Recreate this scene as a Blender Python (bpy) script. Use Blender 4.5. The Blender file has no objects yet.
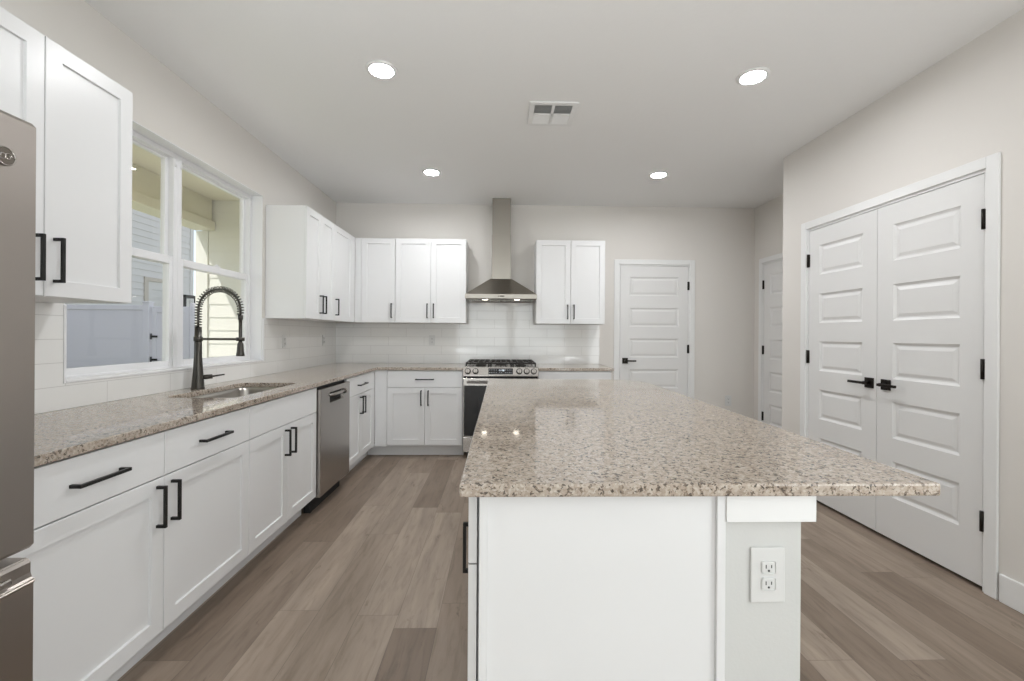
import bpy, bmesh, math, random
from mathutils import Vector, Matrix

S = bpy.context.scene
C = S.collection
PI = math.pi

# ------------------------------------------------------------------ camera
FPX, CYP = 440.68, 334.74            # focal length and horizon row, in pixels of the 1024 x 681 frame
YAW, ROLL = 0.0249, 0.0062
cam_d = bpy.data.cameras.new('camera')
cam = bpy.data.objects.new('camera', cam_d)
C.objects.link(cam)
cam.location = (1.9041, -5.1191, 1.2502)
cam.matrix_world = (Matrix.Translation(cam.location) @ Matrix.Rotation(-YAW, 4, 'Z')
                    @ Matrix.Rotation(PI / 2, 4, 'X') @ Matrix.Rotation(ROLL, 4, 'Z'))
cam_d.sensor_fit = 'HORIZONTAL'
cam_d.sensor_width = 36.0
cam_d.lens = FPX / 1024 * 36
cam_d.shift_y = (CYP - 340.5) / 1024
cam_d.clip_start = 0.05
cam_d.clip_end = 200
S.camera = cam

# ------------------------------------------------------------------ sky, sun, exposure
S.view_settings.view_transform = 'Standard'
S.view_settings.look = 'None'
S.view_settings.exposure = 0.10
S.view_settings.gamma = 1.0
S.view_settings.use_curve_mapping = False
W = bpy.data.worlds.new('sky')
S.world = W
W.use_nodes = True
wn = W.node_tree.nodes
wl = W.node_tree.links
sky = wn.new('ShaderNodeTexSky')
sky.sky_type = 'NISHITA'
sky.sun_disc = False
sky.sun_elevation = math.radians(55)
sky.sun_rotation = math.radians(230)
sky.air_density = 1.0
sky.dust_density = 0.6
wn['Background'].inputs['Strength'].default_value = 1.0
# thin summer haze: the clear-sky colour scaled down and mixed with a pale haze
haze = wn.new('ShaderNodeMix')
haze.data_type = 'RGBA'
haze.inputs[0].default_value = .6
sc_ = wn.new('ShaderNodeVectorMath')
sc_.operation = 'SCALE'
sc_.inputs['Scale'].default_value = .34
wl.new(sky.outputs['Color'], sc_.inputs[0])
wl.new(sc_.outputs[0], haze.inputs[6])
haze.inputs[7].default_value = (1.0, .97, .95, 1)
wl.new(haze.outputs[2], wn['Background'].inputs['Color'])

sun_d = bpy.data.lights.new('sun', 'SUN')
sun_d.energy = 4.2
sun_d.angle = math.radians(0.53)
sun_d.color = (1.0, 0.97, 0.9)
sun = bpy.data.objects.new('sun', sun_d)
C.objects.link(sun)
sun.rotation_euler = Vector((1.0, 0.9, -2.17)).to_track_quat('-Z', 'Y').to_euler()


def fill_panel(name, loc, size, power, direction, color=(1, 1, 1)):
    """Added fill lamp out of view; the walls behind the camera have no openings."""
    d = bpy.data.lights.new(name, 'AREA')
    d.shape = 'RECTANGLE'
    d.size, d.size_y = size
    d.energy = power
    d.color = color
    o = bpy.data.objects.new(name, d)
    C.objects.link(o)
    o.location = loc
    o.rotation_euler = Vector(direction).to_track_quat('-Z', 'Z').to_euler()
    return o


REAR = -10.5
fill_panel('rear_fill', (1.25, REAR + 0.04, 1.2), (1.75, 2.2), 46, (0, 1, 0), (0.89, 0.965, 1.0))  # added pair of lamps before the closed rear wall, brightening the room
fill_panel('rear_fill', (3.25, REAR + 0.04, 1.2), (1.75, 2.2), 46, (0, 1, 0), (0.89, 0.965, 1.0))
fill_panel('side_fill', (4.245, -5.9, 1.45), (1.9, 1.7), 34, (-1, 0, 0), (0.90, 0.965, 1.0))  # added lamp on the solid right wall, lifting the left cabinets



def ceiling_fill(loc, power, size):
    """added fill lamp out of view, a disk turned up to brighten the ceiling"""
    d = bpy.data.lights.new('ceiling_fill', 'AREA')
    d.shape = 'DISK'
    d.size = size
    d.energy = power
    d.color = (.95, .975, 1.0)
    o = bpy.data.objects.new('ceiling_fill', d)
    C.objects.link(o)
    o.location = loc
    o.rotation_euler = (PI, 0, 0)


ceiling_fill((1.1, -4.9, .9), 17, .6)  # added unseen lamps, lighting the room off the ceiling
ceiling_fill((3.5, -5.4, .7), 18, .6)

# ------------------------------------------------------------------ materials


def mat(name, color=(.8, .8, .8), rough=.5, metal=0.0, spec=.5, coat=0.0):
    m = bpy.data.materials.new(name)
    m.use_nodes = True
    b = m.node_tree.nodes['Principled BSDF']
    b.inputs['Base Color'].default_value = (*color, 1)
    b.inputs['Roughness'].default_value = rough
    b.inputs['Metallic'].default_value = metal
    b.inputs['Specular IOR Level'].default_value = spec
    b.inputs['Coat Weight'].default_value = coat
    b.inputs['Coat Roughness'].default_value = .05
    return m


class NT:
    """small helper to wire nodes"""

    def __init__(self, m):
        self.t = m.node_tree
        self.b = self.t.nodes['Principled BSDF']

    def n(self, kind, **kw):
        x = self.t.nodes.new('ShaderNode' + kind)
        for k, v in kw.items():
            setattr(x, k, v)
        return x

    def l(self, a, b):
        self.t.links.new(a, b)

    def val(self, socket, v):
        if hasattr(v, 'links') or hasattr(v, 'is_linked'):
            self.l(v, socket)
        else:
            socket.default_value = v

    def math(self, op, a, b=0.0, c=0.0):
        x = self.n('Math', operation=op)
        self.val(x.inputs[0], a)
        self.val(x.inputs[1], b)
        self.val(x.inputs[2], c)
        return x.outputs[0]

    def coord(self, scale=(1, 1, 1), kind='Object'):
        c = self.n('TexCoord')
        m = self.n('Mapping')
        m.inputs['Scale'].default_value = scale
        self.l(c.outputs[kind], m.inputs['Vector'])
        return m.outputs['Vector']

    def noise(self, vec, scale, detail=2, rough=.5, dist=0.0):
        x = self.n('TexNoise')
        self.l(vec, x.inputs['Vector'])
        x.inputs['Scale'].default_value = scale
        x.inputs['Detail'].default_value = detail
        x.inputs['Roughness'].default_value = rough
        x.inputs['Distortion'].default_value = dist
        return x

    def ramp(self, fac, stops, interp='LINEAR'):
        x = self.n('ValToRGB')
        x.color_ramp.interpolation = interp
        e = x.color_ramp.elements
        while len(e) > 1:
            e.remove(e[-1])
        e[0].position = stops[0][0]
        e[0].color = (*stops[0][1], 1)
        for p, c in stops[1:]:
            k = e.new(p)
            k.color = (*c, 1)
        self.l(fac, x.inputs['Fac'])
        return x.outputs['Color']

    def mix(self, fac, a, b, blend='MIX'):
        x = self.n('Mix', data_type='RGBA', blend_type=blend)
        self.val(x.inputs[0], fac)
        for s, v in ((x.inputs[6], a), (x.inputs[7], b)):
            if isinstance(v, tuple):
                s.default_value = (*v, 1)
            else:
                self.l(v, s)
        return x.outputs[2]

    def bump(self, height, strength=.2, dist=.002):
        x = self.n('Bump')
        x.inputs['Strength'].default_value = strength
        x.inputs['Distance'].default_value = dist
        self.l(height, x.inputs['Height'])
        self.l(x.outputs['Normal'], self.b.inputs['Normal'])


M = {}
M['cabinet'] = mat('white_cabinet_paint', (.81, .81, .81), .32)
M['door'] = mat('white_door_paint', (.80, .795, .785), .35)
M['trim'] = mat('white_trim_paint', (.84, .84, .83), .35)
M['vinyl'] = mat('white_window_vinyl', (.86, .86, .87), .3)
M['black'] = mat('matte_black_metal', (.012, .011, .010), .38, .3)
M['bronze'] = mat('dark_bronze_metal', (.018, .014, .011), .35, .6)
M['gun'] = mat('gunmetal', (.085, .08, .072), .30, .9)
M['blackglass'] = mat('black_glass', (.008, .008, .009), .05)
M['iron'] = mat('cast_iron', (.03, .027, .024), .55)
M['shadowgap'] = mat('dark_recess', (.015, .015, .015), .7)
M['plate'] = mat('white_plastic', (.72, .72, .705), .3)
M['slot'] = mat('dark_slot', (.05, .05, .05), .6)
M['fence'] = mat('white_fence_vinyl', (.73, .705, .75), .4)
M['neighbour'] = mat('grey_lap_siding', (.66, .645, .62), .6)
M['neighbourtrim'] = mat('tan_house_trim', (.55, .50, .43), .6)
M['soffit'] = mat('cream_soffit_paint', (.85, .81, .69), .7)
M['stucco'] = mat('cream_lap_siding', (.84, .83, .78), .6)
M['white_display'] = mat('display_digits', (.8, .85, .9), .4)
M['glowdigit'] = mat('lit_display_digits', (.7, .75, .8), .4)
b_ = M['glowdigit'].node_tree.nodes['Principled BSDF']
b_.inputs['Emission Color'].default_value = (.8, .9, 1, 1)
b_.inputs['Emission Strength'].default_value = 1.0


def brushed(name, color, rough, axis):
    m = mat(name, color, rough, 1.0)
    b = m.node_tree.nodes['Principled BSDF']
    b.inputs['Anisotropic'].default_value = .5
    b.inputs['Anisotropic Rotation'].default_value = .25 if axis == 0 else 0.0
    return m


M['steel'] = brushed('brushed_steel', (.43, .405, .38), .27, 0)
M['hoodsteel'] = brushed('hood_brushed_steel', (.33, .305, .27), .30, 0)
M['fridgesteel'] = brushed('fridge_brushed_steel', (.40, .365, .335), .38, 2)
M['sinksteel'] = brushed('sink_brushed_steel', (.45, .43, .40), .30, 0)


def emitter(name, color, strength):
    m = mat(name, color, .5)
    b = m.node_tree.nodes['Principled BSDF']
    b.inputs['Emission Color'].default_value = (*color, 1)
    b.inputs['Emission Strength'].default_value = strength
    return m


M['led'] = emitter('lit_led_diffuser', (.965, .98, 1.0), 285.0)
M['warmled'] = emitter('lit_warm_lamp', (1, .86, .6), 40.0)
M['hoodled'] = emitter('lit_hood_lamp', (1, .92, .78), 11.0)

# painted walls with a faint orange-peel texture


def wallpaint(name, col, bump=.12):
    m = mat(name, col, .75, spec=.3)
    t = NT(m)
    v = t.coord()
    n = t.noise(v, 140, 3)
    t.bump(n.outputs['Fac'], bump, .0015)
    return m


M['wall'] = wallpaint('warm_grey_wall_paint', (.765, .735, .695))
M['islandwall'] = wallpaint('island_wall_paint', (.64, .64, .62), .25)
m = wallpaint('white_ceiling_paint', (.90, .90, .89), .1)
M['ceiling'] = m
t = NT(m)
v = t.coord()
n1 = t.noise(v, 26, 4, .6)
t.bump(t.ramp(n1.outputs['Fac'], [(.45, (0, 0, 0)), (.62, (1, 1, 1))]), .10, .003)

# floor: grey-brown vinyl planks running towards the back wall
m = mat('vinyl_plank_floor', (.3, .25, .2), .42, spec=.35)
M['floor'] = m
t = NT(m)
PW, PL = .182, 1.22
tc = t.n('TexCoord')
sp = t.n('SeparateXYZ')
t.l(tc.outputs['Object'], sp.inputs[0])
fx = t.math('DIVIDE', sp.outputs[0], PW)
row = t.math('FLOOR', fx)
wnz = t.n('TexWhiteNoise', noise_dimensions='1D')
t.l(row, wnz.inputs['W'])
fy = t.math('ADD', t.math('DIVIDE', sp.outputs[1], PL), wnz.outputs['Value'])
col = t.math('FLOOR', fy)
cmb = t.n('CombineXYZ')
t.l(row, cmb.inputs[0])
t.l(col, cmb.inputs[1])
pid = t.n('TexWhiteNoise', noise_dimensions='3D')
t.l(cmb.outputs[0], pid.inputs['Vector'])
# grain coordinates, shifted per plank
gv = t.n('CombineXYZ')
t.l(t.math('MULTIPLY', sp.outputs[0], 1.0), gv.inputs[0])
t.l(t.math('MULTIPLY', sp.outputs[1], .12), gv.inputs[1])
t.l(t.math('MULTIPLY', pid.outputs['Value'], 40.0), gv.inputs[2])
g1 = t.noise(gv.outputs[0], 34, 5, .62, .6)
g2 = t.noise(gv.outputs[0], 9, 3, .5, .8)
gk = t.n('CombineXYZ')
t.l(sp.outputs[0], gk.inputs[0])
t.l(t.math('MULTIPLY', sp.outputs[1], .35), gk.inputs[1])
t.l(t.math('MULTIPLY', pid.outputs['Value'], 17.0), gk.inputs[2])
g3 = t.noise(gk.outputs[0], 15, 4, .65, .4)
base = t.ramp(pid.outputs['Value'], [(0, (.222, .169, .129)), (.35, (.282, .22, .172)), (.65, (.335, .267, .211)), (1, (.42, .345, .28))])
grain = t.ramp(g1.outputs['Fac'], [(.28, (.74, .72, .70)), (.5, (1, 1, 1)), (.75, (1.12, 1.12, 1.13))])
broad = t.ramp(g2.outputs['Fac'], [(.3, (.84, .83, .82)), (.7, (1.12, 1.12, 1.12))])
knot = t.ramp(g3.outputs['Fac'], [(.27, (.50, .46, .43)), (.37, (1, 1, 1))])
c_ = t.mix(1.0, base, grain, 'MULTIPLY')
c_ = t.mix(1.0, c_, broad, 'MULTIPLY')
c_ = t.mix(.8, c_, knot, 'MULTIPLY')
frx = t.math('FRACT', fx)
fry = t.math('FRACT', fy)
ex = t.math('MULTIPLY', t.math('MINIMUM', frx, t.math('SUBTRACT', 1.0, frx)), PW)
ey = t.math('MULTIPLY', t.math('MINIMUM', fry, t.math('SUBTRACT', 1.0, fry)), PL)
ed = t.math('MINIMUM', ex, ey)
seam = t.math('LESS_THAN', ed, .0013)
c_ = t.mix(t.math('MULTIPLY', seam, .45), c_, (.10, .08, .065))
t.l(c_, t.b.inputs['Base Color'])
t.l(t.math('MULTIPLY_ADD', g1.outputs['Fac'], .16, .34), t.b.inputs['Roughness'])
t.bump(t.math('SUBTRACT', t.math('MULTIPLY', g1.outputs['Fac'], .3), seam), .12, .001)

# granite: cream base, tan and grey grains, dark flecks, polished


def granite(name):
    m = mat(name, (.6, .55, .5), .06, spec=.55)
    t = NT(m)
    v = t.coord()
    wob = t.noise(v, 70, 2)
    vv = t.mix(.012, v, wob.outputs['Color'])
    v1 = t.n('TexVoronoi', feature='F1')
    t.l(vv, v1.inputs['Vector'])
    v1.inputs['Scale'].default_value = 190
    cid = t.n('SeparateColor')
    t.l(v1.outputs['Color'], cid.inputs[0])
    grains = t.ramp(cid.outputs[0], [(0, (.25, .20, .155)), (.16, (.34, .278, .222)), (.36, (.43, .36, .295)), (.62, (.50, .43, .36)), (.86, (.585, .535, .47))], 'CONSTANT')
    cloud = t.noise(v, 48, 3, .6)
    base = t.ramp(cloud.outputs['Fac'], [(.32, (.36, .292, .235)), (.5, (.475, .402, .335)), (.68, (.585, .525, .455))])
    c = t.mix(.5, base, grains)
    fl = t.noise(v, 78, 3, .6, .5)
    v2 = t.n('TexVoronoi', feature='F1')
    t.l(vv, v2.inputs['Vector'])
    v2.inputs['Scale'].default_value = 185
    cid2 = t.n('SeparateColor')
    t.l(v2.outputs['Color'], cid2.inputs[0])
    dark = t.math('MULTIPLY', t.math('GREATER_THAN', cid2.outputs[1], .38), t.math('GREATER_THAN', fl.outputs['Fac'], .543))
    tone = t.ramp(cid2.outputs[2], [(0, (.04, .031, .025)), (.42, (.125, .093, .07)), (.7, (.21, .16, .12))], 'CONSTANT')
    c = t.mix(t.math('MULTIPLY', dark, .84), c, tone)
    t.l(c, t.b.inputs['Base Color'])
    return m


M['granite'] = granite('speckled_granite')

# glossy white wall tiles, 4 x 16 inches in running bond


def tile(name, horizontal, shift):
    m = mat(name, (.8, .8, .78), .07, spec=.5)
    t = NT(m)
    tc = t.n('TexCoord')
    sp = t.n('SeparateXYZ')
    t.l(tc.outputs['Object'], sp.inputs[0])
    cb = t.n('CombineXYZ')
    t.l(t.math('ADD', sp.outputs[horizontal], shift), cb.inputs[0])
    t.l(t.math('SUBTRACT', sp.outputs[2], .914), cb.inputs[1])
    br = t.n('TexBrick')
    br.offset = .5
    t.l(cb.outputs[0], br.inputs['Vector'])
    br.inputs['Color1'].default_value = (.86, .855, .835, 1)
    br.inputs['Color2'].default_value = (.885, .88, .86, 1)
    br.inputs['Mortar'].default_value = (.62, .61, .59, 1)
    br.inputs['Scale'].default_value = 1.0
    br.inputs['Mortar Size'].default_value = .0016
    br.inputs['Mortar Smooth'].default_value = .3
    br.inputs['Brick Width'].default_value = .4064
    br.inputs['Row Height'].default_value = .1016
    t.l(br.outputs['Color'], t.b.inputs['Base Color'])
    wv = t.noise(tc.outputs['Object'], 9, 2)
    h = t.math('SUBTRACT', t.math('MULTIPLY', wv.outputs['Fac'], 1.6), t.math('MULTIPLY', br.outputs['Fac'], .9))
    t.bump(h, .22, .002)
    t.l(t.math('MULTIPLY_ADD', br.outputs['Fac'], .5, .07), t.b.inputs['Roughness'])
    return m


M['tile_side'] = tile('white_tile_side', 1, -.10)
M['tile_back'] = tile('white_tile_back', 0, 0.0)

# thin window glass
m = bpy.data.materials.new('window_glass')
m.use_nodes = True
nt = m.node_tree
nt.nodes.remove(nt.nodes['Principled BSDF'])
tr = nt.nodes.new('ShaderNodeBsdfTransparent')
tr.inputs['Color'].default_value = (.975, .975, .975, 1)
gl = nt.nodes.new('ShaderNodeBsdfGlossy')
gl.inputs['Roughness'].default_value = .0
fr = nt.nodes.new('ShaderNodeFresnel')
fr.inputs['IOR'].default_value = 1.45
mx = nt.nodes.new('ShaderNodeMixShader')
geo = nt.nodes.new('ShaderNodeNewGeometry')
inv = nt.nodes.new('ShaderNodeMath')
inv.operation = 'SUBTRACT'
inv.inputs[0].default_value = 1.0
nt.links.new(geo.outputs['Backfacing'], inv.inputs[1])
mul = nt.nodes.new('ShaderNodeMath')
mul.operation = 'MULTIPLY'
nt.links.new(fr.outputs[0], mul.inputs[0])
nt.links.new(inv.outputs[0], mul.inputs[1])
nt.links.new(mul.outputs[0], mx.inputs[0])
nt.links.new(tr.outputs[0], mx.inputs[1])
nt.links.new(gl.outputs[0], mx.inputs[2])
nt.links.new(mx.outputs[0], nt.nodes['Material Output'].inputs['Surface'])
M['glass'] = m

m = mat('gravel_and_grass_ground', (.3, .3, .2), .9)
M['ground'] = m
t = NT(m)
n = t.noise(t.coord(), 18, 5, .7)
t.l(t.ramp(n.outputs['Fac'], [(.35, (.13, .17, .07)), (.6, (.30, .33, .17)), (.75, (.40, .36, .26))]), t.b.inputs['Base Color'])
M['slab'] = mat('patio_concrete', (.55, .54, .51), .8)

# ------------------------------------------------------------------ mesh helpers


class MB:
    """collects shapes into one bmesh; build() links it as ONE mesh object"""

    def __init__(self):
        self.bm = bmesh.new()

    def _merge(self, b):
        me = bpy.data.meshes.new('tmp')
        b.to_mesh(me)
        b.free()
        self.bm.from_mesh(me)
        bpy.data.meshes.remove(me)

    def box(self, x0, x1, y0, y1, z0, z1, bev=0.0, seg=1):
        b = bmesh.new()
        bmesh.ops.create_cube(b, size=1)
        for v in b.verts:
            v.co = Vector((x0 + (v.co.x + .5) * (x1 - x0), y0 + (v.co.y + .5) * (y1 - y0), z0 + (v.co.z + .5) * (z1 - z0)))
        if bev:
            bmesh.ops.bevel(b, geom=list(b.edges), offset=bev, segments=seg, profile=.5, affect='EDGES')
        self._merge(b)
        return self

    def cyl(self, p0, p1, r0, r1=None, n=24, cap=True):
        p0, p1 = Vector(p0), Vector(p1)
        r1 = r0 if r1 is None else r1
        b = bmesh.new()
        d = p1 - p0
        bmesh.ops.create_cone(b, cap_ends=cap, segments=n, radius1=r0, radius2=r1, depth=d.length)
        q = d.to_track_quat('Z', 'Y').to_matrix().to_4x4()
        bmesh.ops.transform(b, matrix=Matrix.Translation((p0 + p1) / 2) @ q, verts=b.verts)
        for f in b.faces:
            f.smooth = len(f.verts) == 4
        self._merge(b)
        return self

    def lathe(self, prof, n=32, at=(0, 0, 0), closed_top=True):
        """prof: list of (r, z)"""
        b = bmesh.new()
        rings = []
        for r, z in prof:
            if r < 1e-6:
                rings.append([b.verts.new((at[0], at[1], at[2] + z))])
            else:
                rings.append([b.verts.new((at[0] + r * math.cos(2 * PI * i / n), at[1] + r * math.sin(2 * PI * i / n), at[2] + z)) for i in range(n)])
        for a, c in zip(rings, rings[1:]):
            for i in range(n):
                j = (i + 1) % n
                if len(a) == 1 and len(c) == 1:
                    continue
                if len(a) == 1:
                    f = b.faces.new((a[0], c[i], c[j]))
                elif len(c) == 1:
                    f = b.faces.new((a[i], a[j], c[0]))
                else:
                    f = b.faces.new((a[i], a[j], c[j], c[i]))
                f.smooth = True
        bmesh.ops.recalc_face_normals(b, faces=b.faces)
        self._merge(b)
        return self

    def tube(self, pts, r, n=10, cap=True):
        pts = [Vector(p) for p in pts]
        rr = r if isinstance(r, (list, tuple)) else [r] * len(pts)
        b = bmesh.new()
        rings = []
        up = Vector((0, 0, 1))
        prev = None
        for i, p in enumerate(pts):
            if i == 0:
                d = pts[1] - p
            elif i == len(pts) - 1:
                d = p - pts[i - 1]
            else:
                d = pts[i + 1] - pts[i - 1]
            d.normalize()
            if prev is None:
                a = d.orthogonal().normalized()
            else:
                a = (prev - d * prev.dot(d)).normalized()
            prev = a
            c = d.cross(a)
            rings.append([b.verts.new(p + (a * math.cos(2 * PI * k / n) + c * math.sin(2 * PI * k / n)) * rr[i]) for k in range(n)])
        for a, c in zip(rings, rings[1:]):
            for k in range(n):
                f = b.faces.new((a[k], a[(k + 1) % n], c[(k + 1) % n], c[k]))
                f.smooth = True
        if cap:
            b.faces.new(rings[0][::-1])
            b.faces.new(rings[-1])
        bmesh.ops.recalc_face_normals(b, faces=b.faces)
        self._merge(b)
        return self

    def poly(self, loops, z0, z1, bev=0.0, seg=2):
        """outline loops (first outer, rest holes) in XY, extruded z0..z1"""
        b = bmesh.new()
        es = []
        for lp in loops:
            vs = [b.verts.new((x, y, z1)) for x, y in lp]
            for i in range(len(vs)):
                es.append(b.edges.new((vs[i], vs[(i + 1) % len(vs)])))
        if len(loops) == 1:
            fs = [b.faces.new(b.verts[:])]
        else:
            r = bmesh.ops.triangle_fill(b, use_beauty=True, use_dissolve=False, edges=es)
            fs = [g for g in r['geom'] if isinstance(g, bmesh.types.BMFace)]
        for f in fs:
            f.normal_update()
            if f.normal.z < 0:
                f.normal_flip()
        r = bmesh.ops.extrude_face_region(b, geom=fs)
        nv = [g for g in r['geom'] if isinstance(g, bmesh.types.BMVert)]
        for v in nv:
            v.co.z = z0
        bmesh.ops.recalc_face_normals(b, faces=b.faces)
        if bev:
            b.normal_update()
            ee = [e for e in b.edges if len(e.link_faces) == 2 and e.calc_face_angle(0) > .6]
            bmesh.ops.bevel(b, geom=ee, offset=bev, segments=seg, profile=.5, affect='EDGES')
        self._merge(b)
        return self

    def prism(self, prof, x0, x1):
        """closed profile of (y, z) swept along x"""
        b = bmesh.new()
        A = [b.verts.new((x0, y, z)) for y, z in prof]
        B = [b.verts.new((x1, y, z)) for y, z in prof]
        n = len(prof)
        b.faces.new(A)
        b.faces.new(B[::-1])
        for i in range(n):
            b.faces.new((A[i], B[i], B[(i + 1) % n], A[(i + 1) % n]))
        bmesh.ops.recalc_face_normals(b, faces=b.faces)
        self._merge(b)
        return self

    def quad(self, a, b_, c, d):
        vs = [self.bm.verts.new(p) for p in (a, b_, c, d)]
        self.bm.faces.new(vs)
        return self

    def slab(self, x0, x1, z0, z1, th, cells, steps, edge=.0015, y=0.0):
        """door or drawer front facing -y at y, with profiled cells.
        cells: (x0,x1,z0,z1) rectangles; steps: (inset, depth) from the cell's rim inwards"""
        b = bmesh.new()

        def V(x, yy, z):
            return b.verts.new((x, y + yy, z))
        e = edge
        xs = sorted({x0 + e, x1 - e} | {c[0] for c in cells} | {c[1] for c in cells})
        zs = sorted({z0 + e, z1 - e} | {c[2] for c in cells} | {c[3] for c in cells})
        grid = {}
        for i, x in enumerate(xs):
            for k, z in enumerate(zs):
                grid[i, k] = V(x, 0, z)
        for i in range(len(xs) - 1):
            for k in range(len(zs) - 1):
                mx_, mz = (xs[i] + xs[i + 1]) / 2, (zs[k] + zs[k + 1]) / 2
                if any(c[0] < mx_ < c[1] and c[2] < mz < c[3] for c in cells):
                    continue
                b.faces.new((grid[i, k], grid[i + 1, k], grid[i + 1, k + 1], grid[i, k + 1]))
        for c in cells:
            prev = None
            for ins, d in [(0, 0)] + list(steps):
                ring = [V(c[0] + ins, d, c[2] + ins), V(c[1] - ins, d, c[2] + ins), V(c[1] - ins, d, c[3] - ins), V(c[0] + ins, d, c[3] - ins)]
                if prev:
                    for q in range(4):
                        b.faces.new((prev[q], prev[(q + 1) % 4], ring[(q + 1) % 4], ring[q]))
                prev = ring
            b.faces.new(prev)
        bmesh.ops.remove_doubles(b, verts=b.verts, dist=1e-6)
        # rim, sides, back
        def ring(ins, yy):
            return [(x0 + ins, yy, z0 + ins), (x1 - ins, yy, z0 + ins), (x1 - ins, yy, z1 - ins), (x0 + ins, yy, z1 - ins)]
        R = [[V(*p) for p in ring(i_, y_)] for i_, y_ in ((e, 0), (0, e), (0, th))]
        for p_, q_ in zip(R, R[1:]):
            for k in range(4):
                b.faces.new((p_[k], p_[(k + 1) % 4], q_[(k + 1) % 4], q_[k]))
        b.faces.new(R[2])
        bmesh.ops.recalc_face_normals(b, faces=b.faces)
        # recalc on an almost closed shell: make sure the front looks to -y
        front = [f for f in b.faces if abs(f.normal.y) > .99 and f.calc_center_median().y < y + .0005]
        if front and front[0].normal.y > 0:
            bmesh.ops.reverse_faces(b, faces=b.faces)
        self._merge(b)
        return self

    def build(self, name, material, parent=None, label=None):
        me = bpy.data.meshes.new(name)
        self.bm.to_mesh(me)
        self.bm.free()
        me.materials.append(material)
        o = bpy.data.objects.new(name, me)
        C.objects.link(o)
        if parent is not None:
            o.parent = parent
        if label:
            o['label'] = label
        return o


def thing(name, label, cat, loc=(0, 0, 0), rz=0.0, group=None):
    o = bpy.data.objects.new(name, None)
    C.objects.link(o)
    o.empty_display_size = .1
    o.location = loc
    o.rotation_euler = (0, 0, rz)
    o['label'] = label
    o['category'] = cat
    if group:
        o['group'] = group
    return o


def tag(o, label, cat, group=None):
    o['label'] = label
    o['category'] = cat
    if group:
        o['group'] = group
    return o


def struct(o, label=None, cat=None):
    o['kind'] = 'structure'
    if label:
        o['label'] = label
    if cat:
        o['category'] = cat
    return o


LEFT = PI / 2        # front faces +X, local x runs away from the camera
RIGHT = -PI / 2      # front faces -X, local x runs towards the camera

# ------------------------------------------------------------------ room shell
H = 2.758
XR, XA, YJ = 4.285, 4.885, -1.446
WY0, WY1, WZ0, WZ1 = -3.15, -1.56, 1.027, 2.345          # kitchen window opening

f = MB()
f.box(-.15, 5.1, REAR - .15, .12, -.12, 0)
struct(f.build('floor', M['floor']), 'grey-brown wood-look plank floor', 'floor')
f = MB()
f.box(-.15, 5.1, REAR - .15, .12, H, H + .12)
struct(f.build('ceiling', M['ceiling']), 'white textured ceiling', 'ceiling')

f = MB()
f.box(-.15, 0, REAR, WY0, 0, H)
f.box(-.15, 0, WY1, .12, 0, H)
f.box(-.15, 0, WY0, WY1, 0, WZ0)
f.box(-.15, 0, WY0, WY1, WZ1, H)
struct(f.build('wall_left', M['wall']), 'greige wall with the kitchen window', 'wall')

DB0, DB1, DH = 3.283, 4.110, 2.075                        # back door opening
f = MB()
f.box(0, DB0, 0, .06, 0, H)
f.box(DB1, XA + .06, 0, .06, 0, H)
f.box(DB0, DB1, 0, .06, DH, H)
f.box(0, XA + .06, .06, .12, 0, H)
struct(f.build('wall_back', M['wall']), 'greige back wall behind the range', 'wall')

AD0, AD1 = -.988, -.172                                   # alcove door opening
f = MB()
f.box(XA, XA + .06, AD1, 0, 0, H)
f.box(XA, XA + .06, YJ, AD0, 0, H)
f.box(XA, XA + .06, AD0, AD1, DH, H)
f.box(XA + .06, XA + .12, YJ, .12, 0, H)
struct(f.build('wall_alcove', M['wall']), 'side wall of the alcove with a door', 'wall')

DD0, DD1 = -3.014, -1.752                                 # double door opening
f = MB()
f.box(XR, XR + .06, DD1, YJ, 0, H)
f.box(XR, XR + .06, REAR, DD0, 0, H)
f.box(XR, XR + .06, DD0, DD1, DH, H)
f.box(XR + .06, XR + .12, REAR, YJ, 0, H)
f.box(XR + .12, XA + .12, YJ - .12, YJ, 0, H)
struct(f.build('wall_right', M['wall']), 'greige wall holding the white double doors', 'wall')
f = MB()
f.box(-.15, XR + .12, REAR - .15, REAR, 0, H)
struct(f.build('wall_rear', M['wall']), 'wall of the room behind the viewer', 'wall')

# baseboards
def baseboard(name, pts):
    f = MB()
    for x0, x1, y0, y1 in pts:
        f.box(x0, x1, y0, y1, 0, .132, .003)
    return struct(f.build(name, M['trim']), 'white baseboard', 'baseboard')


baseboard('baseboard_back', [(4.153, XA - .0005, -.014, -.0005), (3.10, 3.215, -.014, -.0005)])
baseboard('baseboard_right', [(XR - .014, XR - .0005, REAR + .01, -3.086), (XR - .014, XR - .0005, -1.682, YJ)])
baseboard('baseboard_alcove', [(XA - .014, XA - .0005, -.10, -.015), (XA - .014, XA - .0005, YJ, -1.06)])
baseboard('baseboard_left', [(.0005, .014, REAR + .01, -5.1)])


def casing(name, loc, rz, w, h, label):
    """white door casing and jamb round an opening of width w; local origin at its floor corner on the wall face"""
    f = MB()
    cw, ct, g = .056, .014, -.006
    for x0, x1 in ((-cw + g, g), (w - g, w + cw - g)):
        f.box(x0, x1, -ct, -.0002, 0, h + cw - g, .002)
    f.box(g, w - g, -ct, -.0002, h - g, h + cw - g, .002)
    for x0, x1 in ((-.012, .009), (w - .009, w + .012)):
        f.box(x0, x1, -.0012, .055, 0, h - .0104)
    f.box(-.012, w + .012, -.0012, .055, h - .010, h + .012)
    o = f.build(name, M['trim'])
    o.location = loc
    o.rotation_euler = (0, 0, rz)
    return struct(o, label, 'door casing')


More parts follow.
